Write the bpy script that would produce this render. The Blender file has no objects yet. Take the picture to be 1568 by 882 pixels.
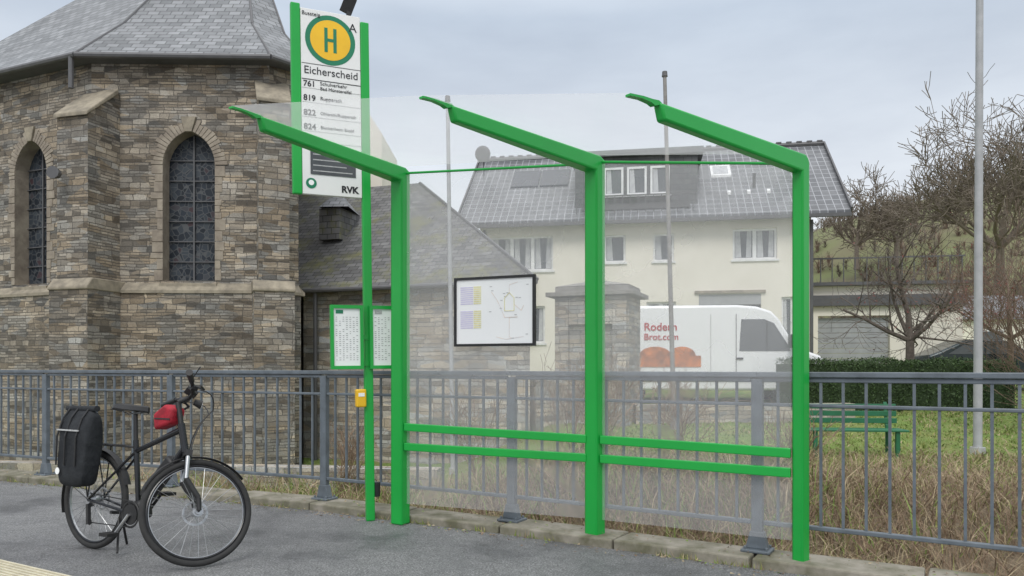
import bpy, bmesh, math, random
from mathutils import Vector, Matrix
from mathutils.geometry import tessellate_polygon
R = random.Random(7)
sc = bpy.context.scene
V = Vector

# ------------------------------------------------------------------ materials
def newmat(name):
    m = bpy.data.materials.new(name); m.use_nodes = True
    nt = m.node_tree; b = nt.nodes['Principled BSDF']
    return m, nt, b
def N(nt, t, **kw):
    n = nt.nodes.new(t)
    for k, v in kw.items(): setattr(n, k, v)
    return n
def ramp(nt, src, stops):
    r = nt.nodes.new('ShaderNodeValToRGB')
    while len(r.color_ramp.elements) > 1: r.color_ramp.elements.remove(r.color_ramp.elements[-1])
    r.color_ramp.elements[0].position = stops[0][0]; r.color_ramp.elements[0].color = (*stops[0][1], 1)
    for p, c in stops[1:]:
        e = r.color_ramp.elements.new(p); e.color = (*c, 1)
    nt.links.new(src, r.inputs[0]); return r.outputs[0]
def mixc(nt, a, b, fac, mode='MIX'):
    m = nt.nodes.new('ShaderNodeMix'); m.data_type = 'RGBA'; m.blend_type = mode
    for s, v in ((m.inputs[0], fac), (m.inputs[6], a), (m.inputs[7], b)):
        if isinstance(v, bpy.types.NodeSocket): nt.links.new(v, s)
        elif isinstance(v, (int, float)): s.default_value = v
        else: s.default_value = (*v, 1)
    return m.outputs[2]
def noise(nt, vec, scale, detail=5, rough=.6):
    n = N(nt, 'ShaderNodeTexNoise'); n.inputs['Scale'].default_value = scale
    n.inputs['Detail'].default_value = detail; n.inputs['Roughness'].default_value = rough
    if vec is not None: nt.links.new(vec, n.inputs['Vector'])
    return n
def bump(nt, b, h, strength=.4, dist=.02):
    bp = N(nt, 'ShaderNodeBump'); bp.inputs['Strength'].default_value = strength; bp.inputs['Distance'].default_value = dist
    nt.links.new(h, bp.inputs['Height']); nt.links.new(bp.outputs[0], b.inputs['Normal'])
def pm(name, c1, c2=None, scale=6, rough=.6, bmp=0, metal=0, spec=.5, coat=0):
    m, nt, b = newmat(name)
    c2 = c2 or tuple(x*.8 for x in c1)
    tc = N(nt, 'ShaderNodeTexCoord'); n = noise(nt, tc.outputs['Object'], scale)
    col = ramp(nt, n.outputs[0], [(.35, c1), (.65, c2)])
    nt.links.new(col, b.inputs['Base Color'])
    b.inputs['Roughness'].default_value = rough; b.inputs['Metallic'].default_value = metal
    b.inputs['Specular IOR Level'].default_value = spec; b.inputs['Coat Weight'].default_value = coat
    if bmp: bump(nt, b, n.outputs[0], bmp, .02)
    return m
def distort(nt, vec, scale, amt, detail=3):
    nd = noise(nt, vec, scale, detail)
    sub = N(nt, 'ShaderNodeVectorMath', operation='SUBTRACT'); sub.inputs[1].default_value = (.5,.5,.5); nt.links.new(nd.outputs[1], sub.inputs[0])
    scl = N(nt, 'ShaderNodeVectorMath', operation='MULTIPLY'); scl.inputs[1].default_value = (*amt,0); nt.links.new(sub.outputs[0], scl.inputs[0])
    add = N(nt, 'ShaderNodeVectorMath', operation='ADD'); nt.links.new(vec, add.inputs[0]); nt.links.new(scl.outputs[0], add.inputs[1])
    return add.outputs[0]

def stone_mat(name, cols, mortar, row=.062, bw=.21, dark=.5, warp=(.12,.05), ms=.007):
    """coursed rubble: thin courses and double-height courses mixed, rough edges, stone-by-stone colour"""
    m, nt, b = newmat(name)
    uv = N(nt, 'ShaderNodeUVMap')
    v1 = distort(nt, uv.outputs[0], 1.1, warp, 2)
    v2 = distort(nt, v1, 10, (.075,.034), 3)
    def courses(w, h, off, sq, fr):
        br = N(nt,'ShaderNodeTexBrick'); br.offset = off; br.squash = sq; br.squash_frequency = fr; br.offset_frequency = 3
        nt.links.new(v2, br.inputs['Vector']); br.inputs['Scale'].default_value = 1
        br.inputs['Brick Width'].default_value = w; br.inputs['Row Height'].default_value = h
        br.inputs['Mortar Size'].default_value = ms; br.inputs['Mortar Smooth'].default_value = .6
        br.inputs['Color1'].default_value=(0,0,0,1); br.inputs['Color2'].default_value=(1,1,1,1); br.inputs['Mortar'].default_value=(.4,.4,.4,1)
        return br.outputs['Color'], br.outputs['Fac']
    c1, f1 = courses(bw, row, .37, 1.5, 2); c2, f2 = courses(bw*1.45, row*2, .43, .7, 3)
    mpz = N(nt,'ShaderNodeMapping'); mpz.inputs['Scale'].default_value = (1/(bw*3), 1/(row*2), 1); nt.links.new(v2, mpz.inputs[0])
    fl = N(nt,'ShaderNodeVectorMath', operation='FLOOR'); nt.links.new(mpz.outputs[0], fl.inputs[0])
    wn = N(nt,'ShaderNodeTexWhiteNoise'); wn.noise_dimensions = '2D'; nt.links.new(fl.outputs[0], wn.inputs['Vector'])
    selr = ramp(nt, wn.outputs['Value'], [(.49,(0,0,0)),(.51,(1,1,1))])
    c = mixc(nt, c1, c2, selr); f = mixc(nt, f1, f2, selr)
    mp = N(nt, 'ShaderNodeMapping'); mp.inputs['Scale'].default_value = (2.6, 8, 1); nt.links.new(v1, mp.inputs[0])
    vo = N(nt, 'ShaderNodeTexVoronoi'); vo.voronoi_dimensions='2D'; vo.inputs['Scale'].default_value=1; nt.links.new(mp.outputs[0], vo.inputs['Vector'])
    s = N(nt, 'ShaderNodeSeparateColor'); nt.links.new(vo.outputs['Color'], s.inputs[0])
    cc = mixc(nt, c, s.outputs[0], .45)
    col = ramp(nt, cc, [(.10, cols[0]), (.36, cols[1]), (.62, cols[2]), (.92, cols[3])])
    col = mixc(nt, col, ramp(nt, s.outputs[1], [(0,(.90,.98,1.08)),(1,(1.10,1.0,.86))]), 1.0, 'MULTIPLY')
    big = noise(nt, uv.outputs[0], .45, 7, .7)
    col = mixc(nt, col, ramp(nt, big.outputs[0], [(.3, (dark,dark,dark)), (.52, (1,1,1)), (.8, (1.22,1.2,1.15))]), 1.0, 'MULTIPLY')
    fine = noise(nt, uv.outputs[0], 30, 5, .8)
    col = mixc(nt, col, ramp(nt, fine.outputs[0], [(.3, (.6,.6,.6)), (.7, (1.3,1.3,1.3))]), .9, 'MULTIPLY')
    col = mixc(nt, col, mortar, f)
    nt.links.new(col, b.inputs['Base Color']); b.inputs['Roughness'].default_value = .92
    inv = N(nt,'ShaderNodeInvert'); nt.links.new(f, inv.inputs['Color'])
    h = mixc(nt, inv.outputs[0], mixc(nt, c, fine.outputs[0], .55), .5)
    bump(nt, b, h, 1.0, .035)
    return m

def tile_mat(name, c1, c2, mortar, bw, bh, ms=.01, moss=None, rough=.5, nscale=.6, off=.5):
    m, nt, b = newmat(name)
    uv = N(nt, 'ShaderNodeUVMap')
    br = N(nt, 'ShaderNodeTexBrick'); br.offset = off
    nt.links.new(distort(nt, uv.outputs[0], 4, (.02,.015)), br.inputs['Vector'])
    br.inputs['Scale'].default_value = 1; br.inputs['Brick Width'].default_value = bw; br.inputs['Row Height'].default_value = bh
    br.inputs['Mortar Size'].default_value = ms; br.inputs['Mortar Smooth'].default_value = .4
    br.inputs['Color1'].default_value = (*c1,1); br.inputs['Color2'].default_value = (*c2,1); br.inputs['Mortar'].default_value = (*mortar,1)
    n = noise(nt, uv.outputs[0], nscale, 8, .72)
    col = mixc(nt, br.outputs['Color'], ramp(nt, n.outputs[0], [(.3,(.62,.62,.62)),(.7,(1.2,1.2,1.2))]), 1.0, 'MULTIPLY')
    if moss:
        n2 = noise(nt, uv.outputs[0], 1.1, 8, .75)
        col = mixc(nt, col, moss, ramp(nt, n2.outputs[0], [(.5,(0,0,0)),(.66,(.85,.85,.85))]))
    nt.links.new(col, b.inputs['Base Color']); b.inputs['Roughness'].default_value = rough
    bump(nt, b, br.outputs['Fac'], -.6, .02)
    return m

M = {}
M['church'] = stone_mat('church_stone', [(.11,.097,.083),(.22,.195,.163),(.315,.28,.235),(.48,.435,.37)], (.13,.12,.105), .058, .19)
M['wall2'] = stone_mat('grey_stone', [(.22,.20,.17),(.33,.30,.26),(.44,.41,.36),(.56,.53,.48)], (.22,.205,.185), .09, .28, .65)
M['sand'] = pm('sandstone_trim', (.36,.315,.24), (.21,.185,.145), 5, .9, .5)
M['vous'] = pm('arch_stone', (.37,.325,.26), (.22,.185,.15), 3.3, .9, .6)
M['slate'] = tile_mat('slate_roof', (.15,.16,.17), (.28,.29,.305), (.065,.07,.075), .25,.17,.013, None,.55)
M['slate2'] = tile_mat('mossy_slate', (.10,.10,.10), (.19,.19,.19), (.05,.05,.05), .24,.15,.012, (.15,.15,.05),.7)
M['tile'] = tile_mat('roof_tile', (.10,.105,.115), (.15,.155,.165), (.34,.35,.37), .27,.34,.017, None,.38,.6,0)
M['gutter'] = pm('gutter_zinc', (.11,.11,.115), None, 5, .5)
M['render'] = pm('off_white_render', (.82,.78,.69), (.75,.71,.62), .8, .9, .05)
M['white'] = pm('white_paint', (.80,.80,.79), (.76,.76,.75), 3, .45)
M['wframe'] = pm('window_frame', (.82,.83,.83), None, 3, .4)
M['dglass'] = pm('window_glass', (.06,.07,.08), (.11,.12,.13), .8, .08)
M['curtain'] = pm('curtain', (.55,.56,.57), (.40,.41,.43), 5, .8)
M['darkslate'] = tile_mat('dormer_slate', (.09,.095,.10), (.13,.135,.14), (.05,.05,.055), .3,.2,.01, None,.5)
M['green'] = pm('green_powder_coat', (.010,.385,.055), (.008,.34,.048), 1.2, .35, 0, 0, .5)
M['rail'] = pm('railing_paint', (.14,.165,.19), (.095,.113,.13), 9, .45)
M['black'] = pm('black_plastic', (.012,.012,.013), (.02,.02,.021), 9, .5)
M['frame'] = pm('bike_frame_paint', (.012,.013,.016), None, 3, .25)
M['tyre'] = pm('tyre_rubber', (.02,.02,.02), (.03,.03,.03), 20, .8)
M['alu'] = pm('aluminium', (.5,.51,.52), (.4,.41,.42), 20, .35, 0, .9)
M['red'] = pm('red_fabric', (.42,.012,.03), (.22,.01,.02), 12, .75, .5)
M['bag'] = pm('pannier_fabric', (.018,.02,.023), (.032,.035,.039), 8, .85, 1.0, 0, .25)
M['paper'] = pm('paper', (.90,.91,.90), (.88,.89,.89), 2, .6)
M['print'] = pm('print_grey', (.35,.36,.36), (.5,.5,.5), 60, .7)
M['ink'] = pm('print_black', (.015,.015,.02), None, 3, .5)
M['yellow'] = pm('yellow_plastic', (.88,.52,.015), (.80,.46,.015), 4, .45)
M['teal'] = pm('sign_green', (.01,.20,.10), (.01,.18,.09), 3, .4)
M['screen'] = pm('display_screen', (.05,.055,.06), (.09,.095,.10), 6, .15)
M['pole'] = pm('galvanised_pole', (.42,.43,.44), (.34,.35,.36), 5, .5)
M['poledark'] = pm('weathered_pole', (.20,.19,.18), (.30,.29,.28), 5, .6)
M['van'] = pm('van_paint', (.84,.85,.86), (.80,.81,.82), 1, .25, 0, 0, .5, .4)
M['orange'] = pm('orange_graphic', (.80,.25,.06), (.28,.11,.05), 3.5, .5)
M['redprint'] = pm('red_print', (.5,.02,.02), None, 3, .5)
M['carpaint'] = pm('car_paint', (.03,.045,.05), None, 2, .2, 0, .3)
M['kerb'] = pm('kerb_concrete', (.30,.275,.23), (.13,.125,.08), 5, .95, .8)
M['cap'] = pm('cap_stone', (.30,.29,.27), (.2,.19,.17), 5, .95, .5)
M['garage'] = pm('garage_door', (.36,.37,.38), (.31,.32,.33), 3, .6)
M['bark'] = pm('bark', (.15,.125,.105), (.09,.075,.062), 14, .9)
M['bark2'] = pm('bark_brown', (.19,.135,.10), (.12,.085,.065), 14, .9)
M['twigred'] = pm('red_buds', (.25,.06,.05), (.16,.05,.045), 4, .9)
M['straw'] = pm('dry_grass', (.44,.36,.23), (.33,.265,.165), 3, .9)
M['straw2'] = pm('dead_stems', (.27,.19,.125), (.18,.125,.085), 3, .9)
M['gr1'] = pm('grass_green', (.15,.225,.05), (.20,.255,.07), 2, .9)
M['gr2'] = pm('grass_yellow', (.30,.32,.10), (.24,.26,.08), 2, .9)
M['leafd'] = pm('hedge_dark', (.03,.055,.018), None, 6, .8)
M['leaf'] = pm('hedge_leaf', (.06,.11,.03), (.04,.075,.022), 4, .7)
M['bench'] = pm('bench_green_paint', (.02,.15,.07), (.015,.12,.05), 6, .5)
M['forest'] = pm('bare_forest', (.20,.165,.135), (.14,.115,.092), .2, .95)
M['forest2'] = pm('bare_forest_red', (.25,.18,.14), (.18,.13,.10), .2, .95)
M['hillg'] = pm('hill_soil', (.14,.12,.075), (.15,.17,.07), .10, .95)
M['brass'] = pm('solar_panel', (.03,.035,.05), None, 3, .2)
M['strip'] = pm('tactile_paving', (.62,.58,.44), (.48,.44,.33), 10, .85, .3)
M['lilac']=pm('print_lilac',(.60,.55,.78),(.70,.66,.82),30,.7);M['pyel']=pm('print_yellow',(.88,.84,.52),None,30,.7);M['pcol']=pm('print_map',(.85,.65,.5),(.7,.7,.75),20,.7)

def glass_mat(name, fac):
    m, nt, b = newmat(name); nt.nodes.remove(b)
    out = nt.nodes['Material Output']
    tr = N(nt,'ShaderNodeBsdfTransparent'); di = N(nt,'ShaderNodeBsdfDiffuse'); tl = N(nt,'ShaderNodeBsdfTranslucent')
    di.inputs[0].default_value = (.97,.97,.98,1); tl.inputs[0].default_value = (.97,.97,.98,1)
    gl = N(nt,'ShaderNodeBsdfGlossy'); gl.inputs['Roughness'].default_value = .05
    m1 = N(nt,'ShaderNodeMixShader'); m1.inputs[0].default_value = .5; nt.links.new(di.outputs[0],m1.inputs[1]); nt.links.new(tl.outputs[0],m1.inputs[2])
    tc = N(nt,'ShaderNodeTexCoord'); n = noise(nt, tc.outputs['Object'], 1.2, 3)
    mr = N(nt,'ShaderNodeMapRange'); mr.inputs[3].default_value = fac*.85; mr.inputs[4].default_value = fac*1.15
    nt.links.new(n.outputs[0], mr.inputs[0])
    m2 = N(nt,'ShaderNodeMixShader'); nt.links.new(mr.outputs[0], m2.inputs[0]); nt.links.new(tr.outputs[0],m2.inputs[1]); nt.links.new(m1.outputs[0],m2.inputs[2])
    m3 = N(nt,'ShaderNodeMixShader'); m3.inputs[0].default_value = .03; nt.links.new(m2.outputs[0],m3.inputs[1]); nt.links.new(gl.outputs[0],m3.inputs[2])
    nt.links.new(m3.outputs[0], out.inputs[0]); return m
M['glass'] = glass_mat('tinted_glass', .26)
M['roofglass'] = glass_mat('roof_glass', .32)

def church_window_mat():
    m, nt, b = newmat('leaded_glass'); uv = N(nt,'ShaderNodeUVMap')
    vo = N(nt,'ShaderNodeTexVoronoi'); vo.feature = 'DISTANCE_TO_EDGE'; vo.inputs['Scale'].default_value = 9; nt.links.new(uv.outputs[0], vo.inputs['Vector'])
    vc = N(nt,'ShaderNodeTexVoronoi'); vc.inputs['Scale'].default_value = 9; nt.links.new(uv.outputs[0], vc.inputs['Vector'])
    s = N(nt,'ShaderNodeSeparateColor'); nt.links.new(vc.outputs['Color'], s.inputs[0])
    c = ramp(nt, s.outputs[0], [(0,(.010,.014,.02)),(.6,(.025,.033,.045)),(.92,(.05,.06,.07)),(1,(.05,.03,.035))])
    c = mixc(nt, (.08,.085,.09), c, ramp(nt, vo.outputs[0], [(.03,(0,0,0)),(.07,(1,1,1))]))
    nt.links.new(c, b.inputs['Base Color']); b.inputs['Roughness'].default_value = .45; b.inputs['Specular IOR Level'].default_value=.3; return m
M['lead'] = church_window_mat()

def asphalt():
    m, nt, b = newmat('asphalt'); tc = N(nt,'ShaderNodeTexCoord'); o = tc.outputs['Object']
    f = noise(nt,o,75,4,.9); g = noise(nt,o,.8,7,.65); h = noise(nt,o,14,6,.8)
    c = ramp(nt,f.outputs[0],[(.36,(.06,.063,.067)),(.5,(.16,.163,.167)),(.62,(.40,.40,.395))])
    c = mixc(nt,c,ramp(nt,g.outputs[0],[(.34,(.50,.51,.53)),(.46,(.85,.85,.86)),(.7,(1.18,1.18,1.16))]),1.0,'MULTIPLY')
    c = mixc(nt,c,ramp(nt,h.outputs[0],[(.3,(.66,.66,.66)),(.7,(1.28,1.28,1.28))]),1.0,'MULTIPLY')
    vo = N(nt,'ShaderNodeTexVoronoi'); vo.feature='DISTANCE_TO_EDGE'; vo.inputs['Scale'].default_value=.45; nt.links.new(distort(nt,o,3,(.35,.35)),vo.inputs['Vector'])
    c = mixc(nt,c,(.04,.04,.04),ramp(nt,vo.outputs[0],[(.0,(.4,.4,.4)),(.004,(0,0,0))]))
    nt.links.new(c,b.inputs['Base Color'])
    mr = N(nt,'ShaderNodeMapRange'); mr.inputs[1].default_value=.3; mr.inputs[2].default_value=.7; mr.inputs[3].default_value=.34; mr.inputs[4].default_value=.8
    nt.links.new(g.outputs[0],mr.inputs[0]); nt.links.new(mr.outputs[0],b.inputs['Roughness'])
    bump(nt,b,f.outputs[0],.7,.01); return m
M['asphalt'] = asphalt()
def groundmat():
    m, nt, b = newmat('garden_ground'); tc = N(nt,'ShaderNodeTexCoord'); o = tc.outputs['Object']
    g = noise(nt,o,.8,8,.7); f = noise(nt,o,22,5,.8)
    c = ramp(nt,g.outputs[0],[(.28,(.27,.23,.12)),(.42,(.24,.28,.09)),(.58,(.17,.27,.055)),(.75,(.23,.32,.08))])
    c = mixc(nt,c,ramp(nt,f.outputs[0],[(.3,(.6,.6,.55)),(.7,(1.25,1.2,1.15))]),1.0,'MULTIPLY')
    s = N(nt,'ShaderNodeSeparateXYZ'); nt.links.new(o,s.inputs[0])
    # rough verge (dead growth) gives way to lawn about 11 m out
    ad = N(nt,'ShaderNodeMath',operation='MULTIPLY_ADD'); nt.links.new(g.outputs[0],ad.inputs[0]); ad.inputs[1].default_value=3.0; nt.links.new(s.outputs[1],ad.inputs[2])
    mr = N(nt,'ShaderNodeMapRange'); mr.inputs[1].default_value=11.6; mr.inputs[2].default_value=12.8; nt.links.new(ad.outputs[0],mr.inputs[0])
    soil = ramp(nt,f.outputs[0],[(.3,(.10,.08,.055)),(.7,(.30,.23,.15))])
    c = mixc(nt,soil,c,mr.outputs[0])
    nt.links.new(c,b.inputs['Base Color']); b.inputs['Roughness'].default_value=.95; bump(nt,b,f.outputs[0],.8,.05); return m
M['ground'] = groundmat()

# ------------------------------------------------------------------ builder
def empty(name, loc=(0,0,0), rot=(0,0,0)):
    o = bpy.data.objects.new(name, None); sc.collection.objects.link(o)
    o.location = loc; o.rotation_euler = rot; o.empty_display_size = .2; return o
class MB:
    def __init__(s): s.v=[]; s.f=[]; s.m=[]; s.mats=[]
    def mi(s, k):
        if k not in s.mats: s.mats.append(k)
        return s.mats.index(k)
    def poly(s, pts, mat):
        i=len(s.v); s.v+= [tuple(p) for p in pts]; s.f.append(tuple(range(i,i+len(pts)))); s.m.append(s.mi(mat))
    def faces(s, vs, fs, mat):
        i=len(s.v); s.v+=[tuple(p) for p in vs]; k=s.mi(mat)
        for f in fs: s.f.append(tuple(i+a for a in f)); s.m.append(k)
    def box(s, c, size, mat, rz=0, X=None):
        c=V(c); hx,hy,hz=[a/2 for a in size]
        Q = X if X is not None else Matrix.Rotation(rz,3,'Z')
        vs=[c+Q@V((x,y,z)) for z in(-hz,hz) for x,y in((-hx,-hy),(hx,-hy),(hx,hy),(-hx,hy))]
        s.faces(vs,[(3,2,1,0),(4,5,6,7),(0,1,5,4),(1,2,6,5),(2,3,7,6),(3,0,4,7)],mat)
    def b2(s, lo, hi, mat):
        s.box([(a+b)/2 for a,b in zip(lo,hi)],[abs(b-a) for a,b in zip(lo,hi)],mat)
    def beam(s,p0,p1,w,h,mat,up=V((0,0,1))):
        p0=V(p0);p1=V(p1);d=(p1-p0);L=d.length;d.normalize()
        side=d.cross(up)
        if side.length<1e-4: side=V((1,0,0))
        side.normalize(); u=side.cross(d)
        Q=Matrix((d,side,u)).transposed()
        s.box((p0+p1)/2,(L,w,h),mat,X=Q)
    def tube(s,p0,p1,r0,r1,mat,n=8,caps=True):
        p0=V(p0);p1=V(p1);d=p1-p0
        if d.length<1e-6:return
        d.normalize(); a=d.cross(V((0,0,1)))
        if a.length<1e-3:a=V((1,0,0))
        a.normalize(); b=d.cross(a)
        vs=[]
        for p,r in((p0,r0),(p1,r1)):
            for i in range(n):
                t=2*math.pi*i/n; vs.append(p+(a*math.cos(t)+b*math.sin(t))*r)
        fs=[(i,(i+1)%n,n+(i+1)%n,n+i) for i in range(n)]
        if caps: fs+= [tuple(range(n-1,-1,-1)),tuple(range(n,2*n))]
        s.faces(vs,fs,mat)
    def path(s,pts,r,mat,n=6):
        for a,b in zip(pts,pts[1:]): s.tube(a,b,r,r,mat,n)
    def torus(s,c,R1,r,mat,ax=V((0,1,0)),n=48,m=8,flat=1):
        c=V(c);ax=V(ax).normalized(); e1=ax.cross(V((0,0,1))); e1.normalize(); e2=ax.cross(e1)
        vs=[]
        for i in range(n):
            t=2*math.pi*i/n; rd=e1*math.cos(t)+e2*math.sin(t)
            for j in range(m):
                q=2*math.pi*j/m; vs.append(c+rd*(R1+r*math.cos(q))+ax*(r*flat*math.sin(q)))
        fs=[]
        for i in range(n):
            i2=(i+1)%n
            for j in range(m): fs.append((i*m+j,i2*m+j,i2*m+(j+1)%m,i*m+(j+1)%m))
        s.faces(vs,fs,mat)
    def extr(s,prof,O,A,B,Nn,w,mat):
        """profile (a,b[,width]) in plane A,B, extruded by +-w/2 along Nn"""
        O=V(O);A=V(A);B=V(B);Nn=V(Nn);n=len(prof)
        wd=[p[2] if len(p)>2 else w for p in prof]
        vs=[O+A*p[0]+B*p[1]-Nn*q/2 for p,q in zip(prof,wd)]+[O+A*p[0]+B*p[1]+Nn*q/2 for p,q in zip(prof,wd)]
        fs=[tuple(range(n-1,-1,-1)),tuple(range(n,2*n))]+[(i,(i+1)%n,n+(i+1)%n,n+i) for i in range(n)]
        s.faces(vs,fs,mat)
    def build(s,name,parent=None,bevel=0,smooth=False,uv=False,recalc=True,seg=2):
        me=bpy.data.meshes.new(name); me.from_pydata(s.v,[],s.f)
        for k in s.mats: me.materials.append(M[k])
        me.polygons.foreach_set('material_index',s.m)
        if recalc:
            bm=bmesh.new();bm.from_mesh(me);bmesh.ops.recalc_face_normals(bm,faces=bm.faces);bm.to_mesh(me);bm.free()
        if uv:
            l=me.uv_layers.new(name='UVMap')
            for p in me.polygons:
                n=p.normal.copy()
                if n.y>0 or (abs(n.y)<1e-3 and n.x<0): n=-n
                t=V((0,0,1)).cross(n)
                if t.length<1e-3:t=V((1,0,0))
                t.normalize();b=n.cross(t)
                for li in p.loop_indices:
                    co=me.vertices[me.loops[li].vertex_index].co
                    l.data[li].uv=(co.dot(t),co.dot(b))
        if smooth:
            me.polygons.foreach_set('use_smooth',[True]*len(me.polygons)); me.set_sharp_from_angle(angle=math.radians(38))
        me.update()
        o=bpy.data.objects.new(name,me);sc.collection.objects.link(o)
        if parent:o.parent=parent
        if bevel:
            md=o.modifiers.new('bevel','BEVEL');md.width=bevel;md.segments=seg;md.limit_method='ANGLE';md.angle_limit=math.radians(35)
        return o
def text(body,size,loc,parent,mat,align='LEFT',name='lettering',bold=0,rz=0):
    c=bpy.data.curves.new(name,'FONT');c.body=body;c.size=size;c.align_x=align;c.extrude=.0008;c.offset=bold
    c.materials.append(M[mat]);o=bpy.data.objects.new(name,c);sc.collection.objects.link(o)
    o.parent=parent;o.location=loc;o.rotation_euler=(math.pi/2,0,rz);return o

def wall_face(mb,P0,P1,z0,z1,mat,holes=(),depth=.2,revmat=None):
    P0=V((P0[0],P0[1],0));P1=V((P1[0],P1[1],0));e=(P1-P0);L=e.length;e.normalize();n=V((e.y,-e.x,0))
    outer=[(0,z0),(L,z0),(L,z1),(0,z1)]
    loops=[[V((a,b,0)) for a,b in outer]]+[[V((a,b,0)) for a,b in h] for h in holes]
    flat=[p for l in loops for p in l]
    tr=tessellate_polygon(loops)
    W=lambda a,b,o=0: P0+e*a+V((0,0,b))-n*o
    mb.faces([W(p.x,p.y) for p in flat],tr,mat)
    for h in holes:
        for (a,b),(c,d) in zip(h,h[1:]+h[:1]):
            mb.poly([W(a,b),W(c,d),W(c,d,depth),W(a,b,depth)],revmat or mat)
    return W,e,n,L
def arch(u0,u1,z0,zs,za,k=7):
    w=u1-u0;h=za-zs;Rr=(w*w/4+h*h)/w;um=(u0+u1)/2
    pts=[(u0,z0),(u1,z0),(u1,zs)]
    cx=u1-Rr;aend=math.atan2(h,um-cx)
    for i in range(1,k+1): a=aend*i/k;pts.append((cx+Rr*math.cos(a),zs+Rr*math.sin(a)))
    cx=u0+Rr
    for i in range(k-1,-1,-1): a=aend*i/k;pts.append((cx-Rr*math.cos(a),zs+Rr*math.sin(a)))
    return pts
def sm(t): t=max(0,min(1,t)); return t*t*(3-2*t)
def interp(x,xs,ys):
    if x<=xs[0]:return ys[0]
    for a,b,c,d in zip(xs,xs[1:],ys,ys[1:]):
        if x<=b:return c+(d-c)*(x-a)/(b-a)
    return ys[-1]
Z=V((0,0,1));X=V((1,0,0));Y=V((0,1,0))
# ------------------------------------------------------------------ railing line
RL=[(-25.5,17.5),(-10.82,11.02),(-8.99,10.21),(-7.16,9.40),(-5.33,8.59),(-3.54,7.80),(-1.752,7.02),(0.0,6.04),(1.648,5.04),(3.35,4.01),(5.05,2.98),(6.76,1.95),(20,-6)]
RL=[V((x,y,0)) for x,y in RL]
def offs(k):
    out=[]
    for i,p in enumerate(RL):
        e=V((0,0,0))
        if i>0:e+=(RL[i]-RL[i-1]).normalized()
        if i<len(RL)-1:e+=(RL[i+1]-RL[i]).normalized()
        e.normalize(); out.append(p+V((e.y,-e.x,0))*k)
    return out
def sdist(x,y):
    p=V((x,y,0));best=1e9;sg=1
    for a,b in zip(RL,RL[1:]):
        e=b-a;t=max(0,min(1,(p-a).dot(e)/e.dot(e)));q=a+e*t;d=(p-q).length
        if d<best: best=d; sg= 1 if e.x*(p-a).y-e.y*(p-a).x>0 else -1
    return best*sg
def gz(x,y,s=None):
    if s is None:s=sdist(x,y)
    base=interp(y,[0,12,20,30,60,120],[-.1,-.1,.3,.9,1.6,3])
    w=sm((1.0-x)/2.5)*(1-sm((y-17)/5))
    g=base*(1-w)-.75*w
    if s<0:return -.12
    t1=min(1,s/1.4); z=-.6*t1
    t2=sm((s-1.5)/2.3); z=z*(1-t2)+g*t2
    return z
def axis(lo,hi,dlo,dhi,st,big):
    a=[];x=lo
    while x<dlo:a.append(x);x+=big
    x=dlo
    while x<dhi:a.append(x);x+=st
    x=dhi
    while x<=hi:a.append(x);x+=big
    return a
xs=axis(-400,400,-13,16,.3,9.6); ys=axis(-60,500,1,22,.3,9.6)
mb=MB();vs=[];fs=[]
for y in ys:
    for x in xs:
        s=sdist(x,y); vs.append((x,y,gz(x,y,s)+(R.uniform(-.03,.03) if .3<s<30 else 0)))
nx=len(xs)
for j in range(len(ys)-1):
    for i in range(nx-1): fs.append((j*nx+i,j*nx+i+1,(j+1)*nx+i+1,(j+1)*nx+i))
mb.faces(vs,fs,'ground');mb.build('ground',smooth=True)
mb=MB();f=offs(.2)
lo=[V((p.x-8,-40,0)) for p in f]
for i in range(len(f)-1): mb.poly([lo[i],lo[i+1],f[i+1],f[i]],'asphalt')
mb.build('pavement',recalc=True)
mb=MB();fa=offs(.21);fb=offs(-.12)
for i in range(len(RL)-1):
    n=max(1,int(round((RL[i+1]-RL[i]).length/1.0)))
    for k in range(n):
        t0=k/n+.004;t1=(k+1)/n-.004
        q=[fa[i].lerp(fa[i+1],t0),fa[i].lerp(fa[i+1],t1),fb[i].lerp(fb[i+1],t1),fb[i].lerp(fb[i+1],t0)]
        h=.065+R.uniform(-.006,.006)
        vs=[p+V((0,0,-.15)) for p in q]+[p+V((R.uniform(-.006,.006),R.uniform(-.006,.006),h+R.uniform(-.004,.004))) for p in q]
        mb.faces(vs,[(3,2,1,0),(4,5,6,7),(0,1,5,4),(1,2,6,5),(2,3,7,6),(3,0,4,7)],'kerb')
mb.build('kerb',bevel=.012)
d=V((.873,-.488,0));nn=V((-.488,-.873,0));o=V((-3.44,5.05,0))
mb=MB();a=o-d*4;b=o+d*4
mb.poly([a+V((0,0,.004)),b+V((0,0,.004)),b+nn*.32+V((0,0,.004)),a+nn*.32+V((0,0,.004))],'strip')
for i in range(9):
    c=nn*(.02+i*.035)
    mb.beam(a+c+V((0,0,.009)),b+c+V((0,0,.009)),.017,.008,'strip')
mb.build('tactile_paving_strip')

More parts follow.
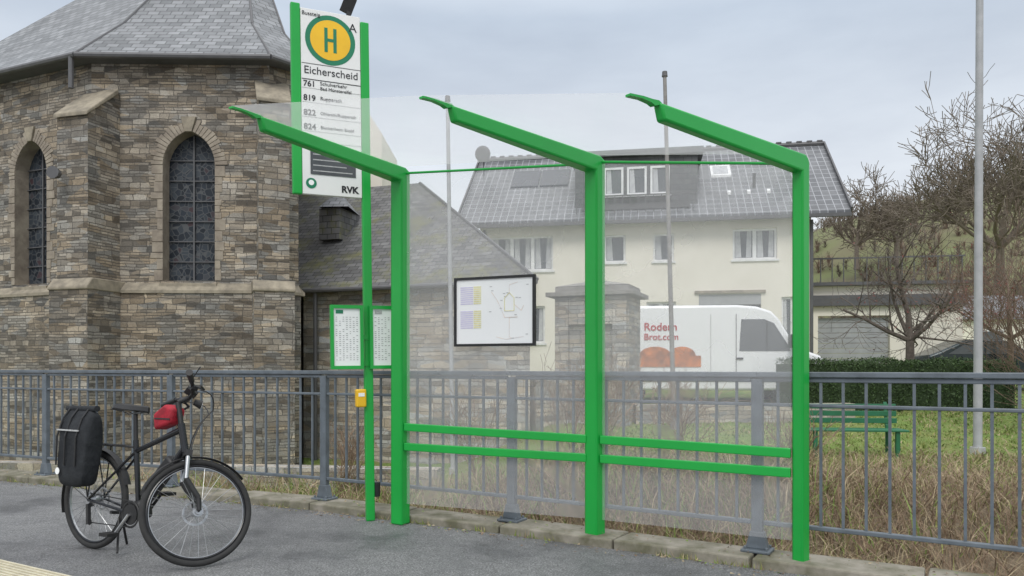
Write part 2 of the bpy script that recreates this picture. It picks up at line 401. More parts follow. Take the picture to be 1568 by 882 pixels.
# ------------------------------------------------------------------ railing
rail=empty('railing')
mb=MB();bars=MB()
for i in range(1,len(RL)-2):
    a,b=RL[i],RL[i+1];e=(b-a);L=e.length;e.normalize()
    ang=math.atan2(e.y,e.x)
    mb.box(a+V((0,0,.62)),(.075,.05,1.2),'rail',ang)
    mb.box(a+V((0,0,.075)),(.19,.16,.02),'rail',ang)
    mb.extr([(-.075,.085),(.075,.085),(.045,.2),(-.045,.2)],a,e,V((0,0,1)),V((e.y,-e.x,0)),.058,'rail')
    for sx in(-.07,.07):
        for sy in(-.055,.055):
            q=a+e*sx+V((e.y,-e.x,0))*sy; mb.tube(q+V((0,0,.08)),q+V((0,0,.105)),.011,.011,'rail',6)
    mb.beam(a+V((0,0,1.25)),b+V((0,0,1.25)),.065,.035,'rail')
    mb.beam(a+e*.04+V((0,0,1.215)),b-e*.04+V((0,0,1.215)),.03,.03,'rail')
    mb.beam(a+e*.04+V((0,0,1.05)),b-e*.04+V((0,0,1.05)),.035,.022,'rail')
    mb.beam(a+e*.04+V((0,0,.26)),b-e*.04+V((0,0,.26)),.04,.028,'rail')
    n=int(round(L/.135))
    for k in range(1,n):
        p=a+e*(L*k/n); bars.box(p+V((0,0,.735)),(.017,.017,.93),'rail',ang)
mb.build('rails_and_posts',rail,bevel=.006)
bars.build('balusters',rail)

# ------------------------------------------------------------------ bus shelter
sh=empty('bus_shelter')
P=[V((-.926,6.23,0)),V((.616,5.58,0)),V((1.853,4.82,0))]
H=[2.947,2.86,2.658]; AV=[V((-.75,-1.27,0)),V((-.993,-1.063,0)),V((-1.09,-.86,0))]; HE=[2.955,2.87,2.69]; WD=[.122,.116,.08]; TT=[.056,.055,.042]
tips=[]
for i in range(3):
    mb=MB();A=AV[i].normalized();L=AV[i].length;n=V((-A.y,A.x,0));h=H[i];he=HE[i];t=TT[i];wd=WD[i];we=.06
    prof=[(-t,0,wd),(t,0,wd),(t,h-.115,wd),(L-.03,he-.09,we),(L,he,we),(0,h,wd),(-t+.012,h-.02,wd),(-t,h-.045,wd)]
    mb.extr(prof,P[i],A,Z,n,wd,'green')
    mb.build('post_and_arm',sh,bevel=.014,seg=3,smooth=True)
    mb=MB()
    lip=[(L-.03,he-.002),(L+.03,he-.022),(L+.06,he-.012),(L+.13,he-.006),(L+.22,he-.012),(L+.22,he+.0),(L+.12,he+.008),(L+.05,he+.008),(L+.0,he+.012)]
    mb.extr(lip,P[i],A,Z,n,.035,'green'); mb.build('roof_lip',sh)
    tips.append(P[i]+A*(L+.22)+Z*(he+.006))
mb=MB()
for i in range(2):
    a=P[i]+Z*(H[i]+.012);b=P[i+1]+Z*(H[i+1]+.012)
    mb.poly([a,b,tips[i+1],tips[i]],'roofglass')
mb.build('roof_glass',sh)
mb=MB();fr=MB()
for i in range(2):
    a,b=P[i],P[i+1];e=(b-a).normalized();n=V((e.y,-e.x,0));a=a+e*.06;b=b-e*.055
    z0=[.17,.17,.18]
    mb.poly([a+Z*z0[i],b+Z*z0[i+1],b+Z*(H[i+1]-.06),a+Z*(H[i]-.06)],'glass')
    fr.beam(a+Z*(H[i]-.045),b+Z*(H[i+1]-.045),.02,.018,'green')
    zz=[(.807,.645),(.766,.626),(.747,.621)]
    for k in range(2):
        fr.beam(a+n*.03+Z*zz[i][k],b+n*.03+Z*zz[i+1][k],.035,.062,'green')
mb.build('rear_glass',sh); fr.build('rails',sh,bevel=.006)
e=(P[1]-P[0]).normalized();n=V((e.y,-e.x,0));ang=math.atan2(e.y,e.x)
ib=empty('route_map_board',P[0]+e*.869+n*.02+Z*1.735,(0,0,ang))
mb=MB();w,h=.69,.545
for x0,x1,z0,z1 in((-w/2,w/2,h/2-.02,h/2),(-w/2,w/2,-h/2,-h/2+.02),(-w/2,-w/2+.02,-h/2+.02,h/2-.02),(w/2-.02,w/2,-h/2+.02,h/2-.02)):
    mb.b2((x0,-.03,z0),(x1,.0,z1),'black')
mb.build('frame',ib)
mb=MB();mb.b2((-w/2+.018,-.02,-h/2+.018),(w/2-.018,-.002,h/2-.018),'paper');mb.build('poster',ib)
mb=MB()
for bx,bz in((-.29,.06),(-.29,-.13)):
    for k in range(9):
        mb.b2((bx,-.0225,bz+k*.016),(bx+.11,-.021,bz+k*.016+.008),'lilac'); mb.b2((bx+.115,-.0225,bz+k*.016),(bx+.18,-.021,bz+k*.016+.011),'pyel')
pts=[(-.02,.15),(.03,.08),(.06,.02),(.09,-.05),(.2,-.05),(.13,-.05),(.13,-.2),(.15,-.21)]
pts2=[(.09,-.0),(.09,.1),(.13,.14),(.17,.1),(.17,0),(.09,-.0)]
pts3=[(.17,.05),(.23,.0),(.25,.04)]
pts4=[(.02,-.2),(.1,-.22),(.25,-.2)]
for pp,mt,rr in((pts,'pcol',.0015),(pts2,'pyel',.003),(pts3,'pcol',.0015),(pts4,'pcol',.0012),([(.13,.14),(.13,.2),(.2,.22)],'pcol',.0012)):
    for a,b in zip(pp,pp[1:]): mb.tube((a[0],-.0215,a[1]),(b[0],-.0215,b[1]),rr,rr,mt,4)
for k in range(14):
    x=R.uniform(-.05,.28);z=R.uniform(-.22,.22);mb.b2((x,-.0225,z),(x+.02,-.021,z+.004),'print')
mb.build('printed_map',ib)

# ------------------------------------------------------------------ bus stop sign
bs=empty('bus_stop_sign',(-1.2,6.36,0),(0,-math.radians(.75),math.radians(24)))
mb=MB();mb.box((0,0,2.1),(.072,.055,4.2),'green');mb.box((-.565,0,3.49),(.075,.055,1.55),'green')
mb.build('poles',bs,bevel=.008)
mb=MB();mb.b2((-.525,-.02,2.72),(-.038,.02,4.235),'white');mb.build('panel',bs,bevel=.004)
y=-.0215
mb=MB()
def disc(mb,c,r,mat,yy,n=40):
    mb.poly([(c[0]+r*math.cos(2*math.pi*i/n),yy,c[1]+r*math.sin(2*math.pi*i/n)) for i in range(n)],mat)
disc(mb,(-.285,4.0),.205,'teal',y);disc(mb,(-.285,4.0),.165,'yellow',y-.0015)
for z,t in((3.785,.004),(3.655,.006)):mb.b2((-.52,y-.001,z),(-.04,y,z+t),'ink')
mb.b2((-.335,y-.003,3.90),(-.308,y-.002,4.10),'teal');mb.b2((-.262,y-.003,3.90),(-.235,y-.002,4.10),'teal');mb.b2((-.308,y-.003,3.987),(-.262,y-.002,4.013),'teal')
for z in(3.585,3.47,3.35,3.235,3.15):mb.b2((-.52,y-.001,z),(-.04,y,z+.0025),'print')
mb.b2((-.46,y-.004,2.885),(-.09,y-.002,3.09),'screen')
for k in range(4):mb.b2((-.44,y-.005,2.91+k*.045),(-.16+R.uniform(-.05,.05),y-.0042,2.918+k*.045),'print')
disc(mb,(-.455,2.81),.043,'teal',y-.001);disc(mb,(-.455,2.815),.022,'paper',y-.002)
mb.build('printed_symbols',bs,recalc=False)
text('Eicherscheid',.088,(-.282,y-.001,3.705),bs,'ink','CENTER')
text('A',.10,(-.10,y-.001,4.10),bs,'ink','CENTER');text('Bussteig',.045,(-.515,y-.001,4.18),bs,'ink')
for z,a,b in((3.60,'761','Schulverkehr'),(3.485,'819','Rupperath'),(3.365,'822','Ohlerath/Rupperath'),(3.25,'824','Blankenheim Busbf')):
    text(a,.066,(-.51,y-.001,z),bs,'ink',bold=.001); text(b,.042 if len(b)<14 else .036,(-.375,y-.001,z+.012 if a!='761' else z+.02),bs,'ink')
text('Bad Münstereifel',.038,(-.375,y-.001,3.6-.02),bs,'ink')
text('RVK',.075,(-.21,y-.001,2.755),bs,'ink',bold=.003)
mb=MB();mb.box((-.13,0,4.33),(.10,.06,.13),'black',X=Matrix.Rotation(.35,3,'Y')@Matrix.Rotation(.3,3,'X'));mb.box((-.13,.0,4.25),(.03,.03,.06),'black');mb.build('solar_sensor',bs)
for x0,x1 in((-.325,-.055),(.0,.27)):
    mb=MB();z0,z1=1.285,1.815;y1=-.05
    for a in((x0,x1,z1-.028,z1),(x0,x1,z0,z0+.028),(x0,x0+.026,z0+.028,z1-.028),(x1-.026,x1,z0+.028,z1-.028)):
        mb.b2((a[0],y1-.03,a[2]),(a[1],y1+.01,a[3]),'green')
    mb.b2((x0+.02,y1-.015,z0+.02),(x1-.02,y1+.012,z1-.02),'paper')
    mb.box((x0+.075,y1-.017,z1-.055),(.06,.003,.03),'teal' if x0<-.1 else 'print')
    for r in range(22):
        for c in range(7):
            if R.random()<.75: mb.box((x0+.05+c*(x1-x0-.1)/6,y1-.0165,z1-.1-r*.0168),(R.uniform(.01,.018),.002,.005),'print')
    mb.build('timetable_case',bs)
mb=MB();mb.box((0,-.01,1.55),(.14,.05,.04),'green');mb.box((0,-.01,1.33),(.14,.05,.04),'green');mb.build('brackets',bs)
mb=MB();mb.box((-.075,-.03,1.04),(.085,.07,.15),'yellow');mb.build('ticket_validator',bs,bevel=.012)
mb=MB();mb.box((-.075,-.066,1.07),(.05,.004,.03),'paper');mb.tube((.06,0,.2),(.06,0,.32),.028,.03,'black',10);mb.build('label_and_cable_box',bs)

# ------------------------------------------------------------------ church
ch=empty('stone_church')
A=V((-8.4,15,0));B=V((-4.88,15.1,0));C=V((-4.42,15.55,0));Lf=A+V((-.92,.39,0))*6;D=V((-7.2,25,0));E=V((-19,30,0))
def church_facet(P0,P1,win=None,nm='wall'):
    mb=MB();holes=[]
    if win: holes=[arch(*win)]
    W,e,n,L=wall_face(mb,P0,P1,-1.2,7.5,'church',holes,.34,'vous')
    a=P0+n*.10;b=P1+n*.10
    mb.poly([a+Z*-1.2,b+Z*-1.2,b+Z*2.78,a+Z*2.78],'church')
    mid=(P0+P1)/2
    mb.extr([(0,2.77),(.13,2.77),(.13,2.83),(0.0,2.98)],mid,n,Z,e,L,'sand')
    mb.build(nm,ch,uv=True,recalc=False)
    if win:
        u0,u1,z0,zs,za=win
        g=MB();g.poly([W(a,b,.30) for a,b in arch(*win)],'lead');g.build('leaded_window',ch,uv=True,recalc=False)
        t=MB();um=(u0+u1)/2
        t.beam(W(um,z0,.27),W(um,za-.02,.27),.03,.03,'gutter',up=n)
        for k in range(1,7): 
            zz=z0+(za-z0)*k/7.3
            if zz<zs+.2: t.beam(W(u0,zz,.275),W(u1,zz,.275),.02,.02,'gutter')
        t.extr([(-.3,z0-.02),(-.3,z0+.03),(0.06,z0-.06),(0.06,z0-.17),(0.002,z0-.17)],W(um,0,0),n,Z,e,u1-u0+.1,'sand')
        t.build('window_bars',ch)
        vb=MB();w=u1-u0;h=za-zs;Rr=(w*w/4+h*h)/w
        for side in(0,1):
            cx=u1-Rr if side else u0+Rr;ae=math.atan2(h,um-(u1-Rr));K=13
            for k in range(K-1):
                a0=ae*(k+.06)/K;a1=ae*(k+.94)/K;ro=Rr+.21+R.uniform(-.05,.06)
                sg=1 if side else -1
                pr=[(cx+sg*r*math.cos(q),zs+r*math.sin(q)) for r,q in((Rr,a0),(ro,a0),(ro,a1),(Rr,a1))]
                vb.extr(pr,W(0,0,-.002),e,Z,n,.02+R.uniform(0,.012),'vous')
            z=z0
            while z<zs-.05:   # jamb stones, long and short work
                hh=R.uniform(.12,.24);ww=R.uniform(.10,.24);hh=min(hh,zs-z)
                us=u1 if side else u0-ww
                vb.extr([(us,z+.006),(us+ww,z+.006),(us+ww,z+hh-.006),(us,z+hh-.006)],W(0,0,-.002),e,Z,n,.016+R.uniform(0,.01),'vous');z+=hh
        vb.build('arch_voussoirs',ch,bevel=.006,uv=True)
        kb=MB();kb.extr([(um-.07,za-.03),(um+.07,za-.03),(um+.15,za+.27),(um-.15,za+.27)],W(0,0,-.01),e,Z,n,.08,'sand');kb.build('keystone',ch,bevel=.01)
wl=6-1.81
church_facet(Lf,A,(wl-.5,wl+.5,3.03,5.35,6.04),'apse_wall')
church_facet(A,B,(1.41,2.44,3.03,5.35,6.04),'apse_wall')
church_facet(B,C,None,'apse_wall')
church_facet(C,D,None,'nave_wall')
church_facet(E,Lf,None,'nave_wall')
mb=MB();mb.poly([D+Z*-1,E+Z*-1,E+Z*7.5,D+Z*7.5],'church');mb.build('rear_wall',ch,uv=True)
def buttress(c,dr,w,pr,zf,zb):
    dr=V(dr).normalized();s=V((-dr.y,dr.x,0));mb=MB()
    mb.extr([(-.3,-1.2),(pr,-1.2),(pr,zf),(-.0,zb),(-.3,zb)],c,dr,Z,s,w,'church')
    mb.extr([(-.3,-1.2),(pr+.10,-1.2),(pr+.10,2.77),(-.3,2.77)],c,dr,Z,s,w+.18,'church')
    mb.build('buttress',ch,uv=True)
    mb=MB();mb.extr([(-.2,2.77),(pr+.13,2.77),(pr+.13,2.83),(pr,3.0),(-.2,3.0)],c,dr,Z,s,w+.22,'sand')
    mb.extr([(pr+.06,zf-.08),(pr+.06,zf+.0),(-.05,zb+.10),(-.05,zb-.02)],c,dr,Z,s,w+.08,'sand')
    mb.build('buttress_cap',ch,bevel=.02)
buttress(V((-8.22,15,0)),(-.26,-.965,0),.72,.68,6.15,6.75)
buttress(V((-4.86,15.2,0)),(.38,-.92,0),.58,.50,6.55,7.0)
mb=MB()
def ez(p,o,z): return V((p.x+o[0],p.y+o[1],z))
eA=ez(A,(-.12,-.36),7.42);eB=ez(B,(.14,-.34),7.42);eC=ez(C,(.34,-.05),7.42);eL=ez(Lf,(-.14,-.32),7.42);eD=ez(D,(.35,.2),7.42);eE=ez(E,(-.3,-.1),7.42)
mA=V((-8.21,15.9,8.59));mB_=V((-5.5,15.9,8.57));mC=V((-5.0,16.5,8.62));mL=V((-13.5,18.2,8.6));mD=V((-7.9,24.5,8.6));mE=V((-18.2,29,8.6))
ap=V((-7.2,20,13.5));rd=V((-12.5,28,13.5))
for a,b,c,d_ in((eL,eA,mA,mL),(eA,eB,mB_,mA),(eB,eC,mC,mB_),(eC,eD,mD,mC),(eE,eL,mL,mE)): mb.poly([a,b,c,d_],'slate')
mb.poly([mL,mA,ap],'slate');mb.poly([mA,mB_,ap],'slate');mb.poly([mB_,mC,ap],'slate');mb.poly([mC,mD,rd,ap],'slate');mb.poly([mE,mL,ap,rd],'slate');mb.poly([mD,mE,rd],'slate');mb.poly([eD,eE,mE,mD],'slate')
mb.build('slate_roof',ch,uv=True,recalc=False)
mb=MB()
for a,b in((eL,eA),(eA,eB),(eB,eC),(eC,eD),(eE,eL)):
    mb.tube(a-Z*.03,b-Z*.03,.06,.06,'gutter',8)
for a,b,c,d_ in((eL,eA,A,Lf),(eA,eB,B,A),(eB,eC,C,B)): mb.poly([a-Z*.05,b-Z*.05,V((c.x,c.y,7.36)),V((d_.x,d_.y,7.36))],'gutter')
for a,b in((eA,mA),(mA,ap),(eB,mB_),(mB_,ap),(mC,ap),(eC,mC)): mb.tube(a,b,.03,.025,'gutter',6)
mb.tube((-8.62,14.68,7.36),(-8.62,14.68,6.75),.05,.05,'gutter',8)
mb.build('gutters_and_hips',ch)
mb=MB();mb.tube((-8.6,14.2,4.95),(-8.6,14.05,4.95),.09,.12,'gutter',10);mb.build('flood_lamp',ch)
mb=MB();mb.extr([(-3,0),(.66,0),(.66,8.3),(-.05,9.4),(-3,9.4)],V((-4.56,24,0)),X,Z,Y,3,'render');mb.build('transept_gable',ch)

# ------------------------------------------------------------------ sacristy
sa=empty('stone_sacristy')
SL=V((-5.2,17.1,0));SR=V((.36,15.1,0))
e=(SR-SL).normalized();n=V((e.y,-e.x,0))
mb=MB();mb.poly([SL+Z*-1.2,SR+Z*-1.2,SR+Z*3.08,SL+Z*3.08],'wall2')
mb.poly([SR+Z*-1.2,V((.42,19.5,-1.2)),V((.42,19.5,3.08)),SR+Z*3.08],'wall2')
mb.build('walls',sa,uv=True,recalc=False)
mb=MB();a=SL-e*.3+n*.3+Z*3.02;b=SR+e*.25+n*.3+Z*3.02;r1=V((-2.45,20,6.2));r0=V((-7,21.4,6.2));bk=V((.45,20.2,3.02))
mb.poly([a,b,r1,r0],'slate2');mb.poly([b,bk,r1],'slate');mb.poly([bk,V((-6,23,3.02)),r0,r1],'slate2')
mb.build('slate_roof',sa,uv=True,recalc=False)
mb=MB();mb.tube(a-Z*.04,b-Z*.04,.05,.05,'gutter',8);mb.tube(b,r1,.04,.04,'gutter',6);mb.tube(V((-4.35,16.6,3)),V((-4.35,16.6,-1)),.045,.045,'gutter',8)
mb.build('gutter',sa)
mb=MB();mb.box((-4.25,18.55,4.75),(.55,1.0,.75),'slate2',-.3)
c=V((-4.25,18.3,5.12));vs=[c+V((-.36,-.4,0)),c+V((.36,-.45,0)),c+V((.4,.6,0)),c+V((-.3,.6,0)),c+V((0,.2,.5))]
mb.faces(vs,[(0,1,4),(1,2,4),(2,3,4),(3,0,4)],'slate');mb.build('roof_dormer',sa,uv=True)

gp=empty('stone_gate_pillar',(2.02,16.3,0),(0,0,math.radians(-22)))
mb=MB()
mb.box((-.15,0,1.0),(1.6,1.1,3.6),'wall2')
for x0,x1 in((-.925,-.63),(.33,.625)): mb.b2((x0,-.66,-.8),(x1,-.54,2.78),'wall2')
mb.b2((-.62,-.66,2.2),(.32,-.54,2.78),'wall2')
mb.build('masonry',gp,uv=True)
mb=MB();mb.box((-.15,-.03,2.84),(1.9,1.5,.09),'cap');mb.box((-.15,0,2.95),(1.6,1.15,.12),'cap')
mb.faces([(-.95,-.57,3.02),(.65,-.57,3.02),(.65,.57,3.02),(-.95,.57,3.02),(-.15,0,3.2)],[(0,1,4),(1,2,4),(2,3,4),(3,0,4)],'cap')
mb.build('cap',gp,bevel=.01)
mb=MB();mb.beam((.4,15.6,.45),(1.2,16.2,.45),.3,1.5,'wall2');mb.beam((2.6,16.0,.25),(7.5,16.6,.25),.3,.5,'wall2');mb.build('garden_wall',uv=True)

# ------------------------------------------------------------------ house
ho=empty('plaster_house')
H0=V((-1.22,28.7,0));hu=V((.9844,-.1756,0));hv=V((.1756,.9844,0))
def HW(u,v,z): return H0+hu*u+hv*v+Z*z
wins=[(.43,2.81,4.93,6.25,3),(4.71,5.5,5.17,6.2,1),(6.5,7.25,5.17,6.2,1),(9.32,10.85,5.16,6.28,2),(6.26,7.32,2.4,3.69,2),(8.13,10.3,.7,3.93,0),(11.0,11.4,2.2,3.8,1),(1.2,2.5,2.2,3.6,2),(3.6,4.6,.8,3.2,1)]
mb=MB();holes=[[(a,c),(b,c),(b,d_),(a,d_)] for a,b,c,d_,_ in wins]
wall_face(mb,H0,HW(12,0,0),.2,6.9,'render',holes,.18,'render')
mb.poly([HW(12,0,.2),HW(12,8,.2),HW(12,8,6.9),HW(12,3.6,10.0),HW(12,0,6.9)],'render')
mb.poly([HW(0,0,.2),HW(0,0,6.9),HW(0,3.6,10.0),HW(0,8,6.9),HW(0,8,.2)],'render')
mb.poly([HW(0,8,.2),HW(12,8,.2),HW(12,8,6.9),HW(0,8,6.9)],'render')
mb.build('walls',ho,recalc=False)
fr=MB();gl=MB()
def hbox(mb,u0,u1,v0,v1,z0,z1,mat):
    mb.box(HW((u0+u1)/2,(v0+v1)/2,(z0+z1)/2),(u1-u0,v1-v0,z1-z0),mat,math.atan2(hu.y,hu.x))
def hwin(u0,u1,z0,z1,n,v=.1,curt=True):
    t=.08
    gl.poly([HW(u0,v+.05,z0),HW(u1,v+.05,z0),HW(u1,v+.05,z1),HW(u0,v+.05,z1)],'dglass')
    hbox(fr,u0,u1,v,v+.04,z0,z0+t,'wframe');hbox(fr,u0,u1,v,v+.04,z1-t,z1,'wframe')
    w=(u1-u0)/n
    for k in range(n+1):
        c=u0+w*k;tt=t if k in(0,n) else .14
        lo=c if k==0 else(c-tt if k==n else c-tt/2)
        hbox(fr,lo,lo+tt,v,v+.04,z0+t,z1-t,'wframe')
    if curt:
        for k in range(n):
            a=u0+w*k+.1
            gl.poly([HW(a,v+.045,z0+.1),HW(a+w*.28,v+.045,z0+.1),HW(a+w*.22,v+.045,z1-.08),HW(a,v+.045,z1-.08)],'curtain')
            if n>1: 
                a=u0+w*(k+1)-.1; gl.poly([HW(a-w*.25,v+.045,z0+.1),HW(a,v+.045,z0+.1),HW(a,v+.045,z1-.08),HW(a-w*.2,v+.045,z1-.08)],'curtain')
    hbox(fr,u0-.06,u1+.06,-.06,.04,z0-.07,z0-.005,'wframe')
for a,b,c,d_,n in wins:
    if n: hwin(a,b,c,d_,n)
    else:
        gl.poly([HW(a,.17,c),HW(b,.17,c),HW(b,.17,d_),HW(a,.17,d_)],'dglass')
        hbox(fr,a,b,.02,.1,3.55,3.93,'garage'); hbox(fr,a,b,.08,.14,c,3.0,'garage')
        hbox(fr,a-.15,b+.15,-.08,.0,3.96,4.06,'sand')
fr.build('window_frames',ho);gl.build('window_panes',ho,recalc=False)
mb=MB()
def slab(u0,u1,va,za,vb,zb,mat,t=.14):
    q=[HW(u0,va,za),HW(u1,va,za),HW(u1,vb,zb),HW(u0,vb,zb)]
    mb.faces(q+[p-Z*t for p in q],[(0,1,2,3),(7,6,5,4),(0,4,5,1),(1,5,6,2),(2,6,7,3),(3,7,4,0)],mat)
slab(-.8,13.2,-.5,6.72,3.6,10.17,'tile');slab(-.8,13.2,3.62,10.15,8.3,6.3,'tile')
mb.build('tiled_roof',ho,uv=True)
mb=MB();hbox(mb,-.8,13.2,-.62,-.5,6.5,6.62,'gutter')
mb.tube(HW(-.8,3.6,10.2),HW(13.2,3.6,10.2),.11,.11,'gutter',8)
for k in range(36): mb.box(HW(-.6+k*.39,3.6,10.3),(.2,.2,.06),'gutter',math.atan2(hu.y,hu.x))
mb.tube(HW(12.0,-.08,6.5),HW(12.0,-.08,.5),.06,.06,'gutter',8);mb.tube(HW(.2,-.08,6.5),HW(.2,-.08,.5),.05,.05,'gutter',8)
mb.beam(HW(13.22,-.5,6.74),HW(13.22,3.6,10.2),.06,.2,'gutter');mb.beam(HW(-.82,-.5,6.74),HW(-.82,3.6,10.2),.06,.2,'gutter')
mb.build('ridge_and_gutters',ho)
mb=MB();hbox(mb,3.62,8.1,.15,3.4,7.2,9.1,'darkslate');mb.build('dormer',ho,uv=True)
mb=MB();hbox(mb,3.45,8.3,-.05,3.5,9.1,9.32,'darkslate');hbox(mb,3.9,7.8,-.1,.05,7.1,7.3,'gutter')
mb.build('dormer_roof',ho,uv=True)
mb=MB()
for k in range(16): hbox(mb,3.7+k*.28,3.73+k*.28,-.3,-.27,6.95,7.55,'gutter')
hbox(mb,3.65,8.0,-.31,-.26,7.55,7.6,'gutter');mb.build('balcony_rail',ho)
fr=MB();gl=MB()
for u0,u1 in((4.7,5.42),(5.55,6.27),(6.4,7.1)): hwin(u0,u1,7.65,8.7,1,.06,True)
fr.build('dormer_frames',ho);gl.build('dormer_panes',ho,recalc=False)
mb=MB()
def onroof(u0,u1,v0,v1,mat,h=.07):
    zf=lambda v:6.72+(v+.5)/4.1*3.45
    q=[HW(u0,v0,zf(v0)+h),HW(u1,v0,zf(v0)+h),HW(u1,v1,zf(v1)+h),HW(u0,v1,zf(v1)+h)]
    mb.faces(q+[p-Z*(h+.05) for p in q],[(0,1,2,3),(0,4,5,1),(1,5,6,2),(2,6,7,3),(3,7,4,0)],mat)
onroof(.9,2.0,1.55,2.6,'brass');onroof(2.08,3.2,1.55,2.6,'brass');onroof(8.7,9.45,1.7,2.35,'wframe',.09);onroof(8.8,9.35,1.78,2.27,'curtain',.1)
for u in(9.2,9.9,10.6):onroof(u,u+.12,.6,.7,'wframe',.1)
mb.tube(HW(10.2,1.0,7.9),HW(10.2,1.0,8.5),.06,.06,'gutter',8)
mb.build('roof_panels',ho)
mb=MB();mb.tube(HW(-.4,2.5,9.2),HW(-.4,2.5,10.1),.025,.025,'gutter',5)
mb.torus(HW(-.4,2.3,10.1),.17,.17,'gutter',ax=V((.3,1,.2)),n=16,m=6,flat=.15);mb.build('satellite_dish',ho)
ga=empty('garage_building')
mb=MB();W,e,n,L=wall_face(mb,HW(12.05,1.5,0),HW(17.5,1.5,0),.2,4.3,'render',[[(.5,.9),(3.0,.9),(3.0,3.2),(.5,3.2)]],.25)
mb.poly([HW(17.5,1.5,.2),HW(17.5,7,.2),HW(17.5,7,4.3),HW(17.5,1.5,4.3)],'render');mb.build('walls',ga,recalc=False)
mb=MB();mb.box(HW(14.8,4.2,4.36),(5.9,6,.12),'gutter',math.atan2(hu.y,hu.x))
for k in range(14): mb.box(HW(12.2+k*.4,1.3,4.85),(.03,.03,.9),'gutter')
mb.beam(HW(12.1,1.3,5.3),HW(17.5,1.3,5.3),.05,.05,'gutter');mb.build('flat_roof_and_balustrade',ga)
mb=MB();mb.box(HW(14.8,1.35,3.75),(5.6,.12,.4),'gutter',math.atan2(hu.y,hu.x))
for k in range(12):
    z=.95+k*.19;mb.beam(W(.5,z,.2),W(3.0,z,.2),.04,.175,'garage')
mb.build('roller_door',ga,bevel=.01)
h2=empty('white_house')
mb=MB();mb.b2((22,38,.5),(33,44,3.7),'render');mb.build('walls',h2)
mb=MB();mb.extr([(-3.3,0),(3.3,0),(0,1.5)],V((27.5,41,3.7)),Y,Z,X,11.6,'tile');mb.build('roof',h2,uv=True)
mb=MB()
for x in(23.5,26.6,29.5):
    mb.b2((x,37.95,2.0),(x+1.3,37.99,3.1),'dglass');mb.b2((x-.08,37.97,1.9),(x+1.38,38.01,3.2),'wframe')
mb.build('windows',h2)

# ------------------------------------------------------------------ van
va=empty('delivery_van',(2.1,21,.3),(0,0,math.radians(-3)))
mb=MB()
prof=[(0.05,.38),(6.2,.38),(6.27,.75),(6.22,1.12),(6.05,1.3),(5.45,1.52),(4.98,2.28),(4.78,2.48),(4.4,2.6),(3.9,2.64),(.2,2.62),(.05,2.5)]
mb.extr(prof,(0,0,0),X,Z,Y,1.98,'van');mb.build('body',va,bevel=.07,seg=3,smooth=True)
mb=MB();yy=-1.0
mb.poly([(3.95,yy,1.42),(5.28,yy,1.42),(5.2,yy,1.6),(4.85,yy,2.15),(4.6,yy,2.26),(4.0,yy,2.26)],'dglass')
mb.poly([(5.0,-.8,2.3),(5.5,-.85,1.56),(5.5,.85,1.56),(5.0,.8,2.3)],'dglass')
mb.b2((3.86,yy-.004,.5),(3.875,yy,2.4),'ink');mb.b2((5.32,yy-.004,.6),(5.33,yy,1.5),'ink');mb.b2((3.2,yy-.004,.5),(3.212,yy,2.4),'print')
mb.b2((0.1,yy-.012,.62),(6.0,yy,.78),'black');mb.b2((3.86,yy-.02,1.2),(4.05,yy,1.25),'black');mb.b2((5.2,yy-.28,1.5),(5.32,yy-.05,1.85),'black')
mb.b2((5.95,yy-.005,.95),(6.15,yy+.02,1.15),'wframe');mb.b2((4.65,yy-.008,1.42),(4.68,yy,2.22),'black')
mb.build('windows_and_trim',va)
mb=MB();mb.b2((.9,yy-.006,1.0),(2.95,yy-.002,1.3),'orange')
for cx_,rr_ in((1.75,.42),(2.45,.36)):
    mb.poly([(cx_+rr_*math.cos(math.pi*i/14),yy-.008-rr_*.002,1.3+.24*math.sin(math.pi*i/14)) for i in range(15)],'orange')
mb.build('food_graphic',va)
text('Rodern',.29,(1.45,yy-.008,1.97),va,'redprint',bold=.004);text('Brot.com',.24,(1.45,yy-.008,1.72),va,'redprint',bold=.003)
for x in(1.15,5.15):
    for s in(-1,1):
        mb=MB();mb.torus((x,s*.88,.35),.26,.1,'tyre',n=28);mb.tube((x,s*.82,.35),(x,s*.96,.35),.2,.2,'alu',16);mb.build('wheel',va,smooth=True)
ca=empty('parked_car',(13.6,25.2,.72),(0,0,math.radians(-8)))
mb=MB();prof=[(0,.3),(4.2,.3),(4.25,.6),(4.1,.82),(3.2,.95),(2.5,1.42),(1.2,1.48),(.4,1.1),(0.02,.95)]
mb.extr(prof,(0,0,0),X,Z,Y,1.7,'carpaint');mb.build('body',ca,bevel=.08,seg=3,smooth=True)
mb=MB();mb.poly([(.62,-.86,1.0),(2.9,-.86,1.0),(2.4,-.86,1.36),(1.25,-.86,1.4)],'dglass');mb.b2((1.7,-.865,1.0),(1.76,-.855,1.38),'carpaint');mb.build('windows',ca)
for x in(.8,3.4):
    mb=MB();mb.torus((x,-.78,.31),.22,.09,'tyre',n=24);mb.tube((x,-.74,.31),(x,-.86,.31),.18,.18,'alu',14);mb.torus((x,.78,.31),.22,.09,'tyre',n=24);mb.build('wheels',ca,smooth=True)

